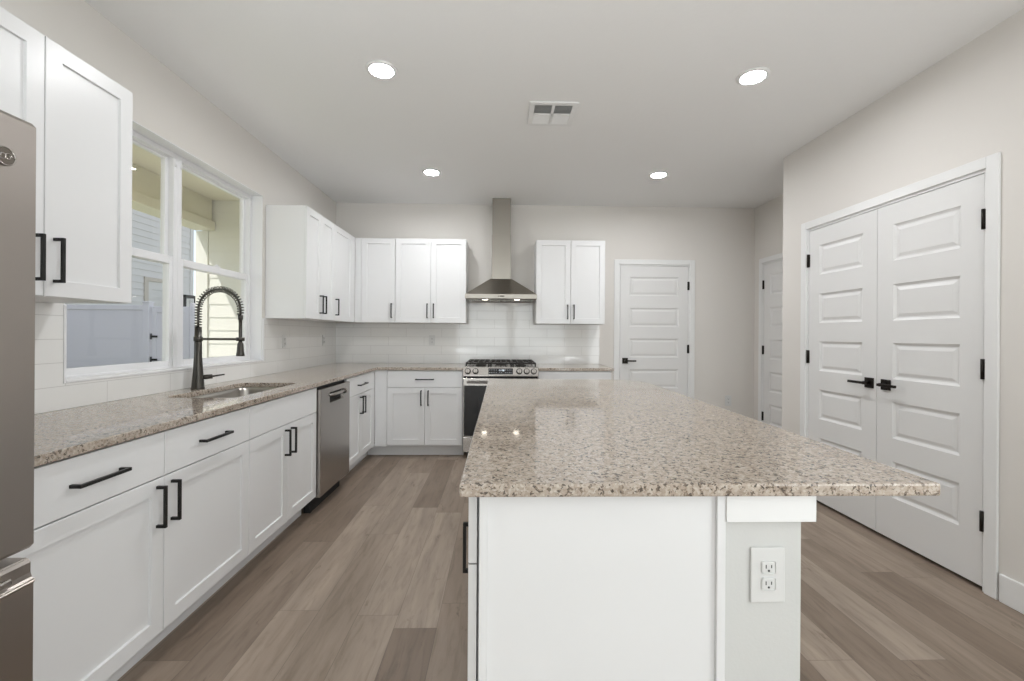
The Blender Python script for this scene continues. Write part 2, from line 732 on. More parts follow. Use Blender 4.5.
def lever(parent, x, z, toward, ymat='bronze', y=0.0):
    """square rose with a slim lever pointing along +/- x"""
    f = MB()
    f.box(x - .033, x + .033, y - .009, y, z - .033, z + .033, .0015)
    o = f.build('rose', M[ymat], parent)
    f = MB()
    f.cyl((x, y - .009, z), (x, y - .048, z), .011, n=20)
    f.box(min(x - .012 * toward, x + .118 * toward), max(x - .012 * toward, x + .118 * toward), y - .056, y - .044, z - .0085, z + .0085, .003, 2)
    f.build('lever_handle', M[ymat], o)
    return o


def hinge(parent, x, z, y=0.0):
    f = MB()
    f.box(x - .013, x + .013, y - .0035, y + .004, z - .049, z + .049, .001)
    f.cyl((x, y - .008, z - .05), (x, y - .008, z + .05), .0075, n=14)
    return f.build('hinge', M['bronze'], parent)


PZ = ((1.715, 1.935), (1.352, 1.572), (.995, 1.215), (.635, .855), (.275, .495))


def panel_door(name, loc, rz, w, hinge_right, label, y=.0015, handle_x=None, toward=1):
    f = MB()
    h = 2.062
    cells = [(.112, w - .112, a, b) for a, b in PZ]
    f.slab(0, w, .020, h, .035, cells, [(.003, .0035), (.014, .010), (.022, .010), (.040, .0035)], y=y)
    o = f.build(name, M['door'])
    o.location = loc
    o.rotation_euler = (0, 0, rz)
    struct(o, label, 'door')
    hx = w + .002 if hinge_right else -.002
    for z in (1.835, 1.095, .345):
        hinge(o, hx, z, y)
    lever(o, handle_x, .955, toward, y=y)
    return o


casing('trim_1', (DB0, 0, 0), 0, DB1 - DB0, DH, 'white casing of the door right of the range wall')
panel_door('door_1', (DB0 + .012, 0, 0), 0, DB1 - DB0 - .024, True, 'white five-panel door in the back wall', handle_x=.06, toward=1)
casing('trim_2', (XA, AD1, 0), RIGHT, AD1 - AD0, DH, 'white casing of the alcove door')
panel_door('door_2', (XA, AD1 - .012, 0), RIGHT, AD1 - AD0 - .024, False, 'white five-panel door in the alcove, half hidden by the wall corner', handle_x=AD1 - AD0 - .084, toward=-1)
casing('trim_3', (XR, DD1, 0), RIGHT, DD1 - DD0, DH, 'white casing of the double doors')
LW = (DD1 - DD0 - .024) / 2 - .0015
panel_door('door_3', (XR, DD1 - .012, 0), RIGHT, LW, False, 'far leaf of the white double doors', handle_x=LW - .05, toward=-1)
panel_door('door_4', (XR, DD1 - .012 - LW - .003, 0), RIGHT, LW, True, 'near leaf of the white double doors', handle_x=.07, toward=1)

# ------------------------------------------------------------------ kitchen window (two double-hung units)


def window_unit(name, y0, y1, label):
    """local frame = world; the unit fills y0..y1 of the opening, frame x -0.15..-0.09"""
    f = MB()
    fr_ = .034
    f.box(-.15, -.085, y0, y0 + fr_, WZ0, WZ1, .002)
    f.box(-.15, -.085, y1 - fr_, y1, WZ0, WZ1, .002)
    f.box(-.15, -.085, y0 + fr_, y1 - fr_, WZ1 - fr_, WZ1, .002)
    f.box(-.15, -.085, y0 + fr_, y1 - fr_, WZ0, WZ0 + .022, .002)
    o = struct(f.build(name, M['vinyl']), label, 'window')

    def sash(nm, xa, xb, za, zb, st, tr_, br_):
        s = MB()
        a, b = y0 + fr_ - .006, y1 - fr_ + .006
        s.box(xa, xb, a, a + st, za, zb, .003)
        s.box(xa, xb, b - st, b, za, zb, .003)
        s.box(xa, xb, a + st, b - st, zb - tr_, zb, .003)
        s.box(xa, xb, a + st, b - st, za, za + br_, .003)
        so = s.build(nm, M['vinyl'], o)
        g = MB()
        xm = (xa + xb) / 2
        g.box(xm - .002, xm + .002, a + st - .004, b - st + .004, za + br_ - .004, zb - tr_ + .004)
        g.build('pane', M['glass'], so)
        return so
    sash('upper_sash', -.148, -.119, 1.665, WZ1 - .022, .030, .026, .040)
    ls = sash('lower_sash', -.118, -.090, WZ0 + .012, 1.712, .032, .046, .042)
    ym = (y0 + y1) / 2
    k = MB()
    k.box(-.112, -.096, ym - .03, ym + .03, 1.712, 1.722, .002)
    k.cyl((-.104, ym, 1.722), (-.104, ym, 1.732), .009, n=14)
    k.build('sash_lock', M['vinyl'], ls)
    c = MB()
    for yy in (y0 + fr_ - .012, y1 - fr_ + .012):
        c.cyl((-.088, yy, WZ1 - .085), (-.088, yy, WZ1 - .035), .010, n=14)
    c.build('balance_cover', M['vinyl'], o)
    return o


YM = -2.362
window_unit('window_1', WY0, YM, 'near unit of the white double-hung window')
window_unit('window_2', YM, WY1, 'far unit of the white double-hung window behind the faucet')
f = MB()
f.box(-.085, .012, WY0, WY1, WZ0, WZ0 + .012, .002)
f.box(.0005, .012, WY0 - .012, WY0, WZ0, 1.37, .001)
f.box(.0005, .012, WY1, WY1 + .012, WZ0, 1.37, .001)
f.box(-.085, -.001, WY1 - .004, WY1, WZ0 + .012, WZ1, 0)
f.box(-.085, -.001, WY0, WY0 + .004, WZ0 + .012, WZ1, 0)
f.box(-.085, -.001, WY0, WY1, WZ1 - .004, WZ1, 0)
struct(f.build('trim_4', M['vinyl']), 'white window sill and reveal', 'window trim')

# ------------------------------------------------------------------ tiled backsplash
CT, CB = .914, .884
TT = .009
f = MB()
f.box(.0005, TT, -4.03, WY0 - .0125, CT + .0005, 1.371)
f.box(.0005, TT, WY1 + .0125, -TT, CT + .0005, 1.371)
f.box(.0005, TT, WY0 - .0125, WY1 + .0125, CT + .0005, WZ0 - .0005)
struct(f.build('trim_5', M['tile_side']), 'glossy white tile backsplash under the window', 'backsplash')
f = MB()
f.box(.0005, 3.052, -TT, -.0005, CT + .0005, 1.371)
f.box(1.524, 2.281, -TT, -.0005, 1.371, 1.66)
f.box(1.524, 2.286, -TT, -.0005, .70, CT + .0005)
struct(f.build('trim_6', M['tile_back']), 'glossy white tile backsplash behind the range', 'backsplash')

# ------------------------------------------------------------------ cabinets
FR = .058


def shaker(mb, x0, x1, z0, z1, th=.02):
    mb.slab(x0, x1, z0, z1, th, [(x0 + FR, x1 - FR, z0 + FR, z1 - FR)], [(.0015, .008), (.002, .009)])


def pull(parent, x, z, length, vertical, proj=.036):
    """square black bar pull with two posts"""
    f = MB()
    b = .0055
    h = length / 2
    if vertical:
        f.box(x - b, x + b, -proj, -proj + .010, z - h, z + h, .001)
        for s in (-1, 1):
            zz = z + s * (h - b)
            f.box(x - b, x + b, -proj + .005, 0, zz - b, zz + b, .001)
    else:
        f.box(x - h, x + h, -proj, -proj + .010, z - b, z + b, .001)
        for s in (-1, 1):
            xx = x + s * (h - b)
            f.box(xx - b, xx + b, -proj + .005, 0, z - b, z + b, .001)
    return f.build('pull_handle', M['black'], parent)


DZ0, DZ1, RZ0, RZ1 = .126, .707, .7115, .876
G = .0017


def base_cabinet(label, loc, rz, w, fronts, filler_l=0, filler_r=0, depth=.61, group='white base cabinets', toe=.10, toe_l=0.0, toe_r=0.0, hollow=False):
    """fronts: ('drawer',x0,x1,pull?) or ('door',x0,x1,pull side) in local x"""
    o = thing('base_cabinet', label, 'cabinet', loc, rz, group)
    f = MB()
    if hollow:
        f.box(0, .018, .022, depth, .112, CB - .0005, .001)
        f.box(w - .018, w, .022, depth, .112, CB - .0005, .001)
        f.box(.018, w - .018, .022, depth, .112, .130)
        f.box(.018, w - .018, depth - .012, depth, .130, CB - .0005)
        f.box(.018, w - .018, .022, .042, .130, CB - .0005)
    else:
        f.box(0, w, .022, depth, .112, CB - .0005, .001)
    if filler_l:
        f.box(-.0045, filler_l - G, .004, .022, .112, CB - .002, .001)
    if filler_r:
        f.box(w - filler_r + G, w - .0005, .004, .022, .112, CB - .002, .001)
    f.build('body', M['cabinet'], o)
    f = MB()
    f.box(-toe_l, w + toe_r, toe, toe + .016, 0.001, .111)
    f.build('toe_kick', M['cabinet'], o)
    for kind, x0, x1, pl in fronts:
        f = MB()
        if kind == 'drawer':
            f.slab(x0 + G, x1 - G, RZ0, RZ1, .02, [], [])
            d = f.build('drawer', M['cabinet'], o)
            if pl:
                pull(d, (x0 + x1) / 2, (RZ0 + RZ1) / 2, pl, False)
        else:
            shaker(f, x0 + G, x1 - G, DZ0, DZ1)
            d = f.build('door', M['cabinet'], o)
            xx = x1 - .036 if pl == 'r' else x0 + .036
            pull(d, xx, DZ1 - .102, .155, True)
    return o


XF = .635
base_cabinet('wide white base cabinet with two drawers and two doors beside the fridge', (XF, -3.985, 0), LEFT, 1.127,
             [('drawer', 0.004, .565, .180), ('drawer', .565, 1.127, .185), ('door', 0.004, .565, 'r'), ('door', .565, 1.127, 'l')])
base_cabinet('white sink base cabinet with a false drawer front left of the dishwasher', (XF, -2.858, 0), LEFT, .813,
             [('drawer', 0, .813, 0), ('door', 0, .4065, 'r'), ('door', .4065, .813, 'l')], hollow=True)
base_cabinet('narrow white base cabinet between the dishwasher and the corner', (XF, -1.442, 0), LEFT, .807,
             [('drawer', 0, .735, .21), ('door', 0, .3675, 'r'), ('door', .3675, .735, 'l')], filler_r=.072, depth=.61, toe_r=.099)
base_cabinet('white base cabinet with one drawer over two doors left of the range', (XF + .002, -XF, 0), 0, 1.52 - XF - .002,
             [('drawer', .118, .881, .185), ('door', .118, .4995, 'r'), ('door', .4995, .881, 'l')], filler_l=.118, toe_l=.1)
base_cabinet('white base cabinet right of the range, mostly hidden by the island', (2.289, -XF, 0), 0, .748,
             [('drawer', 0, .748, .2), ('door', 0, .374, 'r'), ('door', .374, .748, 'l')])


def wall_cabinet(label, loc, rz, w, doors, z0=1.372, z1=2.286, depth=.328, filler_l=0, filler_r=0):
    o = thing('wall_cabinet', label, 'cabinet', loc, rz, 'white wall cabinets')
    f = MB()
    f.box(0, w, .021, depth, z0, z1, .001)
    if filler_l:
        f.box(-.004, filler_l - G, .003, .021, z0 + .001, z1 - .001, .001)
    if filler_r:
        f.box(w - filler_r + G, w - .0005, .003, .021, z0 + .001, z1 - .001, .001)
    f.build('body', M['cabinet'], o)
    for x0, x1, side in doors:
        f = MB()
        shaker(f, x0 + G, x1 - G, z0 + .002, z1 - .002)
        d = f.build('door', M['cabinet'], o)
        pull(d, x1 - .034 if side == 'r' else x0 + .034, z0 + .130, .158, True)
    return o


UF = .330
wall_cabinet('large white wall cabinet between the fridge and the window', (UF, -3.925, 0), LEFT, .725, [(0, .363, 'r'), (.363, .725, 'l')], z1=2.272)
wall_cabinet('two-door white wall cabinet right of the window', (UF, -1.518, 0), LEFT, .593, [(0, .2965, 'r'), (.2965, .593, 'l')])
wall_cabinet('one-door white wall cabinet filling the corner on the window wall', (UF, -.924, 0), LEFT, .594, [(0, .50, 'l')], filler_r=.092)
wall_cabinet('one-door white wall cabinet in the corner of the back wall', (UF + .002, -UF, 0), 0, .757 - UF - .002, [(.062, .425, 'r')], filler_l=.062)
wall_cabinet('two-door white wall cabinet left of the range hood', (.758, -UF, 0), 0, .764, [(0, .382, 'r'), (.382, .764, 'l')])
wall_cabinet('two-door white wall cabinet between the hood and the back door', (2.283, -UF, 0), 0, .755, [(0, .3775, 'r'), (.3775, .755, 'l')])

# ------------------------------------------------------------------ worktops


def rrect(x0, x1, y0, y1, r, n=8):
    pts = []
    for cx_, cy_, a0 in ((x1 - r, y1 - r, 0), (x0 + r, y1 - r, 90), (x0 + r, y0 + r, 180), (x1 - r, y0 + r, 270)):
        for i in range(n + 1):
            a = math.radians(a0 + 90 * i / n)
            pts.append((cx_ + r * math.cos(a), cy_ + r * math.sin(a)))
    return pts


SX0, SX1, SY0, SY1 = .155, .525, -2.795, -2.085
f = MB()
f.poly([[(.0005, -4.03), (.650, -4.03), (.650, -.650), (1.5205, -.650), (1.5205, -.0005), (.0005, -.0005)],
        rrect(SX0, SX1, SY0, SY1, .06)], CB, CT, .004, 2)
tag(f.build('countertop', M['granite']), 'L-shaped speckled granite countertop with the sink cut-out, under the window', 'countertop', 'granite countertops')
f = MB()
f.poly([[(2.288, -.650), (3.062, -.650), (3.062, -.0005), (2.288, -.0005)]], CB, CT, .004, 2)
tag(f.build('countertop', M['granite']), 'short granite countertop right of the range', 'countertop', 'granite countertops')

# sink
o = thing('sink', 'stainless steel undermount sink in the granite below the window', 'sink', (0, 0, .69))
b = bmesh.new()
levels = [(.02, .0, .066, CB - .0006), (-.0, .0, .06, CB - .0006), (-.004, .0, .06, .86), (-.012, 0, .065, .725), (-.035, 0, .06, .700), (-.10, 0, .05, .694)]
rings = []
for grow, _, r, z in levels:
    rings.append([b.verts.new((x, y, z - .69)) for x, y in rrect(SX0 - grow, SX1 + grow, SY0 - grow, SY1 + grow, r)])
for A, B in zip(rings, rings[1:]):
    n_ = len(A)
    for i in range(n_):
        fa = b.faces.new((A[i], A[(i + 1) % n_], B[(i + 1) % n_], B[i]))
        fa.smooth = True
b.faces.new(rings[-1])
bmesh.ops.recalc_face_normals(b, faces=b.faces)
for fa in b.faces:
    if fa.calc_area() > .01 and abs(fa.normal.z) > .9 and fa.normal.z < 0:
        bmesh.ops.reverse_faces(b, faces=b.faces)
        break
f = MB()
f._merge(b)
basin = f.build('basin', M['sinksteel'], o)
sol = basin.modifiers.new('thickness', 'SOLIDIFY')
sol.thickness = .0015
sol.offset = -1
f = MB()
f.lathe([(.0, .003), (.030, .003), (.036, .007), (.045, .007), (.047, .0045)], 28, ((SX0 + SX1) / 2, (SY0 + SY1) / 2, 0))
f.build('drain', M['steel'], o)

# faucet: tall spring pull-down faucet, its spout reaching over the sink
FX, FY = .085, -2.425
o = thing('faucet', 'tall dark spring-neck kitchen faucet standing behind the sink', 'faucet', (FX, FY, CT))
f = MB()
f.lathe([(0, 0), (.036, 0), (.036, .006), (.033, .012), (.0245, .13), (.0205, .20), (.0185, .372), (.0, .372)], 28)
f.build('post', M['gun'], o)
R_ = .125
ZA = .475
path = [(0, 0, .372), (0, 0, .40), (0, 0, .44)]
for i in range(17):
    a = PI - PI * i / 16
    path.append((R_ + R_ * math.cos(a), 0, ZA + R_ * 1.0 * math.sin(a)))
path += [(2 * R_, 0, ZA - .03)]
f = MB()
f.tube(path, .0062, 12)
f.build('hose', M['gun'], o)
# spring coil wound round the hose
dense = []
P = [Vector(p) for p in path]
seglen = [0]
for a, c in zip(P, P[1:]):
    seglen.append(seglen[-1] + (c - a).length)
tot = seglen[-1]


def along(s):
    for i in range(len(P) - 1):
        if s <= seglen[i + 1] or i == len(P) - 2:
            k = (s - seglen[i]) / (seglen[i + 1] - seglen[i])
            return P[i].lerp(P[i + 1], k), (P[i + 1] - P[i]).normalized()


turns = 33
coil = []
for i in range(turns * 14 + 1):
    s = tot * i / (turns * 14)
    p, d = along(s)
    side = Vector((0, 1, 0))
    nrm = d.cross(side)
    a = 2 * PI * i / 14
    coil.append(p + (side * math.cos(a) + nrm * math.sin(a)) * .0175)
f = MB()
f.tube(coil, .0027, 6)
f.build('spring', M['gun'], o)
f = MB()
ex_ = 2 * R_
f.lathe([(0, ZA - .030), (.014, ZA - .030), (.014, ZA - .055), (.0095, ZA - .062), (.0095, .285), (.0165, .270), (.019, .225), (.0225, .205), (.0225, .198), (0, .198)], 24, (ex_, 0, 0))
f.build('spray_head', M['gun'], o)
f = MB()
f.box(.010, ex_ - .012, -.006, .006, .292, .306, .002)
f.lathe([(.010, .288), (.0225, .288), (.0225, .310), (.010, .310)], 24, (ex_, 0, 0))
f.lathe([(.018, .286), (.0235, .286), (.0235, .312), (.018, .312)], 24, (0, 0, 0))
f.build('holder_arm', M['gun'], o)
f = MB()
f.cyl((.015, .012, .068), (.052, .05, .070), .014, n=18)
f.cyl((.050, .048, .070), (.098, .096, .078), .0055, .0048, n=12)
f.build('lever_handle', M['gun'], o)

# ------------------------------------------------------------------ island
IX0, IX1, IY0, IY1 = 1.812, 2.962, -4.130, -1.775
r = .26
out = [(IX0, IY0), (IX1 - .042, IY0)]
out += [(IX1 - r + r * math.cos(a), IY1 - r + r * math.sin(a)) for a in [PI / 2 * i / 14 for i in range(15)]]
out += [(IX0, IY1)]
f = MB()
f.poly([out], CB, CT, .005, 2)
tag(f.build('countertop', M['granite']), 'large granite island top with one rounded far corner', 'countertop', 'granite countertops')

o = thing('kitchen_island', 'white island cabinet block with a grey end wall and outlet, under the large granite top', 'kitchen island', (1.83, -4.10, 0))
f = MB()
f.box(.0255, .600, .018, 2.27, .112, CB - .0005, .001)
f.box(.0205, .0255, .06, 2.25, .130, CB - .01)
f.build('body', M['cabinet'], o)
f = MB()
f.box(.09, .106, .02, 2.26, .001, .111)
f.build('toe_kick', M['cabinet'], o)
f = MB()
# end panel towards the viewer with narrow edge stiles
f.box(.0265, .600, .004, .018, .001, CB - .0005, .0008)
f.box(.0265, .046, -.001, .004, .001, CB - .0005, .0008)
f.box(.580, .600, -.006, .004, .001, CB - .0005, .0008)
f.build('end_panel', M['cabinet'], o)
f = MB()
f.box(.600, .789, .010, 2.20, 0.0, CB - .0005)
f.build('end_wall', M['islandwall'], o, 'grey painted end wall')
f = MB()
f.box(.600, .812, -.010, .010, .818, CB - .001, .001)
f.box(.789, .812, .010, 2.20, .818, CB - .001, .001)
f.build('cap_board', M['trim'], o)
# drawers and doors on the side that faces the sink
wds = [.02, .345, .965, 1.615, 2.265]
Mz = Matrix.Rotation(RIGHT, 4, 'Z')
for i in range(4):
    # local front of each unit: facing -X; local x of the front runs towards -Y
    ya, yb = wds[i], wds[i + 1]
    d = MB()
    d.slab(-yb + G, -ya - G, RZ0, RZ1, .02, [], [])
    bmesh.ops.transform(d.bm, matrix=Mz, verts=d.bm.verts)
    d = d.build('drawer', M['cabinet'], o)
    if i:
        h = pull(d, 0, 0, .20, False)
        h.location = (0, (ya + yb) / 2, .79)
        h.rotation_euler = (0, 0, RIGHT)
    d = MB()
    shaker(d, -yb + G, -ya - G, DZ0, DZ1)
    bmesh.ops.transform(d.bm, matrix=Mz, verts=d.bm.verts)
    d = d.build('door', M['cabinet'], o)
    h = pull(d, 0, 0, .15, True)
    h.location = (0, yb - .04, DZ1 - .095)
    h.rotation_euler = (0, 0, RIGHT)


def outlet(label, loc, rz, w=.076, h=.122, lab_group='white wall outlets'):
    """duplex receptacle; plate facing local -y at y=0"""
    o = thing('wall_outlet', label, 'outlet', loc, rz, lab_group)
    f = MB()
    f.box(-w / 2, w / 2, -.006, -.0006, -h / 2, h / 2, .0025, 2)
    f.build('cover_plate', M['plate'], o)
    for s in (-1, 1):
        zc = s * .0195
        f = MB()
        f.box(-.0165, .0165, -.0085, -.0055, zc - .0145, zc + .0145, .004, 2)
        rc = f.build('receptacle', M['plate'], o)
        f = MB()
        f.box(-.0075, -.0055, -.0092, -.008, zc - .002, zc + .0065)
        f.box(.0055, .0075, -.0092, -.008, zc - .001, zc + .0060)
        f.cyl((0, -.0092, zc - .0075), (0, -.008, zc - .0075), .0026, n=12)
        f.build('slots', M['slot'], rc)
    return o


outlet('white outlet on the grey end wall of the island', (2.537, -4.090, .687), 0, .082, .130)
outlet('white outlet low on the wall between the back door and the alcove', (4.578, 0, .492), 0)
outlet('white outlet on the window wall tiles, just right of the window', (TT, -1.221, 1.18), LEFT, .07, .115)
outlet('white outlet on the window wall tiles near the corner', (TT, -.364, 1.18), LEFT, .07, .115)
outlet('white outlet on the tiles left of the range', (1.108, -TT, 1.18), 0, .07, .115)

# ------------------------------------------------------------------ dishwasher
o = thing('dishwasher', 'stainless steel dishwasher with a pocket handle under the counter', 'dishwasher', (.660, -2.043, 0), LEFT)
w = .598
f = MB()
f.box(.004, w - .004, .045, .62, .10, CB - .002)
f.build('tub', M['shadowgap'], o)
f = MB()
f.box(.02, w - .02, .075, .12, .002, .098)
f.build('kick_plate', M['shadowgap'], o)
f = MB()
# door with a recessed pocket handle
f.slab(.010, w - .006, .112, .858, .045, [(.165, .455, .745, .822)], [(.004, .006), (.008, .030)], .004)
d = f.build('door', M['steel'], o)
f = MB()
f.box(.1755, .4445, .0245, .0285, .7555, .8115)
f.build('pocket', M['shadowgap'], d)
f = MB()
f.tube([(.160, .004, .802), (.20, -.012, .802), (.42, -.012, .802), (.460, .004, .802)], .010, 16)
f.cyl((.440, -.006, .798), (.462, -.006, .798), .020, n=20)
f.build('bar_handle', M['steel'], d)

# ------------------------------------------------------------------ range hood
o = thing('range_hood', 'stainless steel chimney range hood on the tiled wall above the range', 'range hood', (1.902, 0, 1.62))
f = MB()
b = bmesh.new()
hw, hd = .378, .500


def ringv(x, y0, y1, z):
    return [b.verts.new(p) for p in ((-x, y0, z), (x, y0, z), (x, y1, z), (-x, y1, z))]


rs = [ringv(hw - .012, -hd + .012, -.001, .0), ringv(hw, -hd, -.001, .010), ringv(hw, -hd, -.001, .055), ringv(.118, -.262, -.001, .245)]
for A, B in zip(rs, rs[1:]):
    for i in range(4):
        b.faces.new((A[i], A[(i + 1) % 4], B[(i + 1) % 4], B[i]))
b.faces.new(rs[-1])
under = ringv(hw - .03, -hd + .03, -.03, .0)
up_ = ringv(hw - .04, -hd + .04, -.04, .014)
for A, B in ((rs[0], under), (under, up_)):
    for i in range(4):
        b.faces.new((A[i], A[(i + 1) % 4], B[(i + 1) % 4], B[i]))
b.faces.new(up_)
bmesh.ops.recalc_face_normals(b, faces=b.faces)
f._merge(b)
canopy = f.build('canopy', M['hoodsteel'], o)
f = MB()
f.box(-.105, .105, -.255, -.0095, .240, .735, .001)
f.build('lower_chimney', M['hoodsteel'], o)
f = MB()
f.box(-.1015, .1015, -.250, -.0095, .735, H - 1.62 - .001, .001)
f.build('upper_chimney', M['hoodsteel'], o)
for i in range(2):
    f = MB()
    for k in range(14):
        x = -.345 + i * .35 + .012 + k * .0235
        f.box(x, x + .014, -.40, -.06, .006, .014)
    f.build('grease_filter', M['steel'], canopy)
for x in (-.17, .17):
    f = MB()
    f.cyl((x, -.435, .001), (x, -.435, .013), .030, n=24)
    f.build('lamp', M['hoodled'], o)
f = MB()
f.box(-.032, -.022, -hd - .003, -hd, .030, .038, .001)
f.box(-.012, .034, -hd - .002, -hd, .029, .039, .0008)
f.build('control_buttons', M['blackglass'], canopy)

# ------------------------------------------------------------------ slide-in gas range
RX0 = 1.5245
w = .7585
o = thing('gas_range', 'stainless steel slide-in gas range with a black oven door in the back counter', 'range', (RX0, -.690, 0))
f = MB()
f.box(.002, w - .002, .045, .675, .06, .905)
for x in (.06, w - .06):
    for y in (.09, .60):
        f.cyl((x, y, 0.001), (x, y, .06), .018, n=12)
f.build('body', M['steel'], o)
f = MB()
f.box(.0, w, .03, .675, .9145, .922, .002)
f.build('cooktop', M['steel'], o)
# slanted control panel
f = MB()
f.prism([(.0, .832), (.0, .842), (.018, .918), (.06, .922), (.06, .832)], 0, w)
cp = f.build('control_panel', M['steel'], o)
ang = math.atan2(.018, .076)
nrm = Vector((0, -math.cos(ang), math.sin(ang)))
upv = Vector((0, math.sin(ang), math.cos(ang)))


def onpanel(x, s, out=0.0):
    p = Vector((x, 0, .842)) + upv * s + nrm * out
    return p


f = MB()
a_, c_ = .255, .502
pts = [onpanel(a_, .010, .001), onpanel(c_, .010, .001), onpanel(c_, .070, .001), onpanel(a_, .070, .001)]
pts0 = [p - nrm * .004 for p in pts]
b = bmesh.new()
va = [b.verts.new(p) for p in pts]
vb = [b.verts.new(p) for p in pts0]
b.faces.new(va)
b.faces.new(vb[::-1])
for i in range(4):
    b.faces.new((va[i], vb[i], vb[(i + 1) % 4], va[(i + 1) % 4]))
bmesh.ops.recalc_face_normals(b, faces=b.faces)
f._merge(b)
dp = f.build('display', M['blackglass'], cp)
# key marks and clock digits on the black display
f = MB()


def mark(x, s, w_, h_):
    q = [onpanel(x, s, .0016), onpanel(x + w_, s, .0016), onpanel(x + w_, s + h_, .0016), onpanel(x, s + h_, .0016)]
    f.quad(*q)


spots = [(x, rr) for rr in (.024, .052) for x in [.265 + k * .022 for k in range(4)] + [.425 + k * .018 for k in range(4)]]
for x, rr in spots + [(.365, .024), (.385, .024)]:
    f = MB()
    mark(x, rr, .006, .004)
    f.build('key_mark', M['white_display'], dp)
f = MB()


def seg_digit(x, s, on, wd=.009, hg=.016, th=.0022):
    segs = {'a': (x, s + hg - th, wd, th), 'g': (x, s + hg / 2 - th / 2, wd, th), 'd': (x, s, wd, th),
            'f': (x, s + hg / 2, th, hg / 2), 'e': (x, s, th, hg / 2), 'b': (x + wd - th, s + hg / 2, th, hg / 2), 'c': (x + wd - th, s, th, hg / 2)}
    for k in on:
        mark(*segs[k])


seg_digit(.357, .042, 'bc')
seg_digit(.372, .042, 'bc')
mark(.3865, .046, .002, .002)
mark(.3865, .053, .002, .002)
seg_digit(.392, .042, 'bcfg')
seg_digit(.405, .042, 'abcdef')
f.build('clock_digits', M['glowdigit'], dp)
for x in (.048, .126, .566, .640, .712):
    f = MB()
    p0 = onpanel(x, .040, 0)
    f.cyl(p0 + nrm * .003, p0 + nrm * .034, .0235, .021, 28)
    q = [p0 + nrm * .0335 + Vector((-.003, 0, 0)) - upv * .018]
    kb = f.build('knob', M['steel'], cp)
    f = MB()
    f.cyl(p0 - nrm * .001, p0 + nrm * .003, .031, .031, 28)
    f.build('knob_bezel', M['iron'], kb)
    f = MB()
    f.tube([p0 + nrm * .034 - upv * .019, p0 + nrm * .034 + upv * .019], .0035, 8)
    f.build('knob_grip', M['steel'], kb)
f = MB()
f.box(.004, w - .004, .030, .045, .812, .832)
f.build('vent_gap', M['shadowgap'], o)
# oven door
f = MB()
f.slab(.004, w - .004, .222, .812, .045, [(.012, w - .012, .232, .738)], [(.001, .004)], .003)
d = f.build('oven_door', M['steel'], o)
f = MB()
f.box(.0125, w - .0125, .001, .0045, .2325, .7375, .001)
wd_ = f.build('door_glass', M['blackglass'], d, 'black glass oven door panel')
f = MB()
f.box(.16, w - .16, .0002, .0012, .36, .62, .0004)
f.build('oven_window', mat('oven_window_glass', (.02, .02, .022), .04), wd_)
f = MB()
f.tube([(.045, -.040, .775), (w - .045, -.040, .775)], .0125, 16)
for x in (.07, w - .07):
    f.box(x - .012, x + .012, -.040, .002, .767, .783, .003)
f.build('handle', M['steel'], d)
f = MB()
f.slab(.004, w - .004, .068, .216, .045, [], [], .003)
f.build('drawer', M['steel'], o)
# burners and grates
for x, y in ((.17, .20), (.17, .50), (.38, .35), (.59, .20), (.59, .50)):
    f = MB()
    f.lathe([(0, .0), (.055, .0), (.055, .010), (.048, .016), (0, .016)], 28, (x, y, .922))
    f.lathe([(0, .016), (.036, .016), (.038, .020), (.036, .025), (0, .026)], 28, (x, y, .922))
    f.build('burner', M['iron'], o)
for x0, x1 in ((.022, .262), (.268, .492), (.498, .738)):
    f = MB()
    y0, y1 = .060, .640
    zt = .966
    for yy in (y0, (y0 + y1) / 2 - .006, y1 - .012):
        f.box(x0, x1, yy, yy + .012, zt - .016, zt, .003)
    for xx in (x0, x1 - .012):
        f.box(xx, xx + .012, y0, y1, zt - .016, zt, .003)
    for k in range(1, 4):
        xx = x0 + (x1 - x0) * k / 4 - .005
        f.box(xx, xx + .010, y0, y1, zt - .014, zt, .002)
    for xx in (x0, x1 - .014):
        for yy in (y0, y1 - .014):
            f.box(xx, xx + .014, yy, yy + .014, .9225, zt - .014, .002)
    f.build('grate', M['iron'], o)

# ------------------------------------------------------------------ refrigerator
FRX, FRY, FRW = .802, -4.956, .912
o = thing('refrigerator', 'stainless steel french-door refrigerator at the end of the counter', 'refrigerator', (FRX, FRY, 0), LEFT)
f = MB()
f.box(.006, FRW - .006, .085, .775, .03, 1.735, .004)
f.box(.05, FRW - .05, .12, .16, 0, .03)
f.build('body', mat('grey_fridge_case', (.16, .16, .165), .5), o)


def fridge_front(name, x0, x1, z0, z1, scoop):
    f = MB()
    if scoop:
        prof = [(.082, z0), (.006, z0), (0, z0 + .006), (0, z1 - .060), (-.004, z1 - .054), (-.004, z1 - .050), (.004, z1 - .044), (.007, z1 - .034),
                (.007, z1 - .010), (.014, z1), (.082, z1)]
    else:
        prof = [(.082, z0), (.010, z0), (0, z0 + .010), (0, z1 - .010), (.010, z1), (.082, z1)]
    f.prism(prof, x0, x1)
    bm_ = f.bm
    ee = [e for e in bm_.edges if e.calc_face_angle(0) > .8]
    bmesh.ops.bevel(bm_, geom=ee, offset=.003, segments=2, affect='EDGES')
    return f.build(name, M['fridgesteel'], o)


